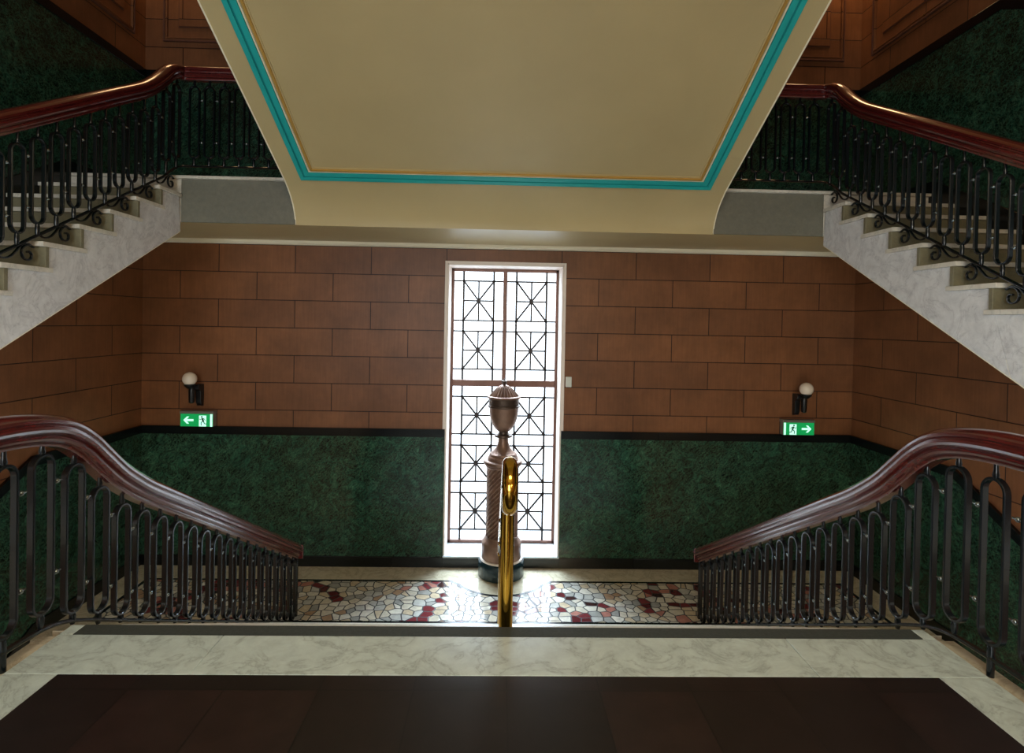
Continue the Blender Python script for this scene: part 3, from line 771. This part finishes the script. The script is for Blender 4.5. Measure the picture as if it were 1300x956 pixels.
lpart('bowl', MB().lathe([(.058, .16), (.075, .168), (.105, .195), (.132, .235), (.152, .28), (.168, .335), (.177, .395), (.181, .45), (.182, .462)], CX, CY, 64), M['bronze'], un)
lpart('ring', MB().lathe([(.184, .458), (.196, .463), (.199, .472), (.196, .482), (.186, .487)], CX, CY, 64), M['bronze_d'], un)
lpart('band', MB().lathe([(.183, .484), (.185, .50), (.186, .555), (.188, .568)], CX, CY, 64), M['bronze_d'], un)
def lidf(r, z, a): return r*(1-.13*(.5+.5*cos(26*a))**1.5) if r > .05 else r
lpart('rim', MB().lathe([(.188, .566), (.202, .572), (.205, .584), (.200, .594), (.188, .598)], CX, CY, 64), M['bronze'], un)
lpart('lid', MB().lathe([(.188, .596), (.176, .612), (.150, .64), (.120, .672), (.090, .70), (.062, .72), (.040, .73), (.026, .735)], CX, CY, 168, mod=lidf), M['bronze'], un)
lpart('finial', MB().lathe([(.024, .733), (.018, .742), (.026, .752), (.034, .768), (.034, .782), (.022, .79), (.012, .80), (.004, .812)], CX, CY, 24), M['bronze_d'], un)

# ------------------------------------------------------------------ wall lamps, exit signs, wall switch
def wall_lamp(x, zc, sx, label):
    root = empty('wall_lamp', (x, D, zc-.3), label, 'wall lamp', 'globe lamps above the exit signs')
    yg = D-.17
    lpart('globe', MB().sphere((x+sx*.025, yg, zc), .083, 32, 20), M['globe'], root)
    lpart('cup', MB().lathe([(.030, zc-.115), (.045, zc-.10), (.062, zc-.082), (.066, zc-.066), (.058, zc-.062)], x+sx*.025, yg, 32), M['dark'], root)
    lpart('stem', MB().lathe([(.020, zc-.30), (.030, zc-.29), (.034, zc-.25), (.036, zc-.14), (.030, zc-.11)], x+sx*.015, yg+.03, 24), M['dark'], root)
    lpart('bracket', MB().prism([(D-.001, zc-.075), (D-.12, zc-.075), (D-.135, zc-.10), (D-.135, zc-.13), (D-.08, zc-.16), (D-.075, zc-.30), (D-.05, zc-.34), (D-.001, zc-.35)], x-sx*.065, x-sx*.0, 'x'), M['dark'], root, .006)
    return root
wall_lamp(-3.79+.0, .742, -1, 'black bracket wall lamp with white globe above the left-pointing exit sign')
wall_lamp(3.78, .738, 1, 'black bracket wall lamp with white globe above the right-pointing exit sign')
def exit_sign(xc, sx, label):
    """sx = -1: arrow on the left, pointing left"""
    zc_ = .238; wd, ht, dp = .40, .18, .055
    root = empty('exit_sign', (xc, D, BT), label, 'exit sign', 'green exit signs')
    y1 = D-.035; yf = y1-dp
    # stands on the black band's top, fixed to the wall
    z0_ = BT+.002; z1_ = z0_+ht
    lpart('housing', MB().box(xc-wd/2-.008, xc+wd/2+.008, yf, D-.001, z1_-.022, z1_+.012).box(xc-wd/2, xc+wd/2, yf+.008, D-.001, z0_, z1_), M['grey_plastic'], root, .003)
    lpart('lit_panel', MB().box(xc-wd/2+.004, xc+wd/2-.004, yf+.002, yf+.010, z0_+.003, z1_-.022), M['sign_green'], root)
    zc_ = (z0_+z1_-.02)/2
    yy0, yy1 = yf-.0005, yf+.003
    # white end bar beside the running figure on the outer side of the panel
    xb_ = xc-sx*(wd/2-.020); lpart('end_bar', MB().box(xb_-.013, xb_+.013, yy0, yy1, z0_+.003, z1_-.024), M['sign_white'], root)
    # arrow
    ax = xc+sx*.085; s_ = sx
    sh = [(ax+s_*.075, zc_), (ax+s_*.030, zc_+.045), (ax+s_*.004, zc_+.045), (ax+s_*.034, zc_+.013), (ax-s_*.048, zc_+.013), (ax-s_*.048, zc_-.013), (ax+s_*.034, zc_-.013), (ax+s_*.004, zc_-.045), (ax+s_*.030, zc_-.045)]
    m = MB()
    m.prism([sh[0], sh[1], sh[2], sh[3]], yy0, yy1, 'y'); m.prism([sh[0], sh[3], sh[4], sh[5], sh[6]], yy0, yy1, 'y'); m.prism([sh[0], sh[6], sh[7], sh[8]], yy0, yy1, 'y')
    lpart('arrow', m, M['sign_white'], root)
    # doorway with running figure
    dx = xc-sx*.075
    dw = .044
    lpart('door_symbol', MB().box(dx-dw, dx+dw, yy0, yy1, z0_+.005, z0_+.138), M['sign_white'], root)
    m = MB(); ya, yb2 = yf-.002, yf+.001; s_ = sx
    z_ = z0_
    m.prism([(dx+s_*.010+.011*cos(i*pi/5), z_+.122+.011*sin(i*pi/5)) for i in range(10)], ya, yb2, 'y')
    def limb(p, q, w_):
        p = Vector(p); q = Vector(q); d_ = (q-p).normalized(); n_ = Vector((-d_.y, d_.x))*w_/2
        m.prism([tuple(p+n_), tuple(q+n_), tuple(q-n_), tuple(p-n_)], ya, yb2, 'y')
    def F_(a, b_): return (dx+s_*a, z_+b_)
    limb(F_(.004, .108), F_(-.010, .066), .022)          # trunk
    limb(F_(.004, .104), F_(.028, .088), .008); limb(F_(.028, .088), F_(.040, .098), .007)
    limb(F_(-.002, .104), F_(-.024, .096), .008); limb(F_(-.024, .096), F_(-.034, .076), .007)
    limb(F_(-.008, .070), F_(.020, .050), .011); limb(F_(.020, .050), F_(.014, .018), .010)
    limb(F_(-.012, .070), F_(-.022, .040), .011); limb(F_(-.022, .040), F_(-.048, .034), .010)
    lpart('running_figure', m, M['sign_dark'], root)
    return root
exit_sign(-3.77, -1, 'lit green exit sign with white arrow pointing left, under the left globe lamp')
exit_sign(3.765, 1, 'lit green exit sign with white arrow pointing right, under the right globe lamp')
sw = empty('wall_switch', (.835, D, .76), 'small white box on the brown wall just right of the window', 'switch')
lpart('housing', MB().box(.80, .875, D-.03, D-.001, .70, .83), M['white_plastic'], sw, .006)
lpart('rocker', MB().box(.82, .855, D-.036, D-.029, .74, .79), M['white_plastic'], sw, .002)
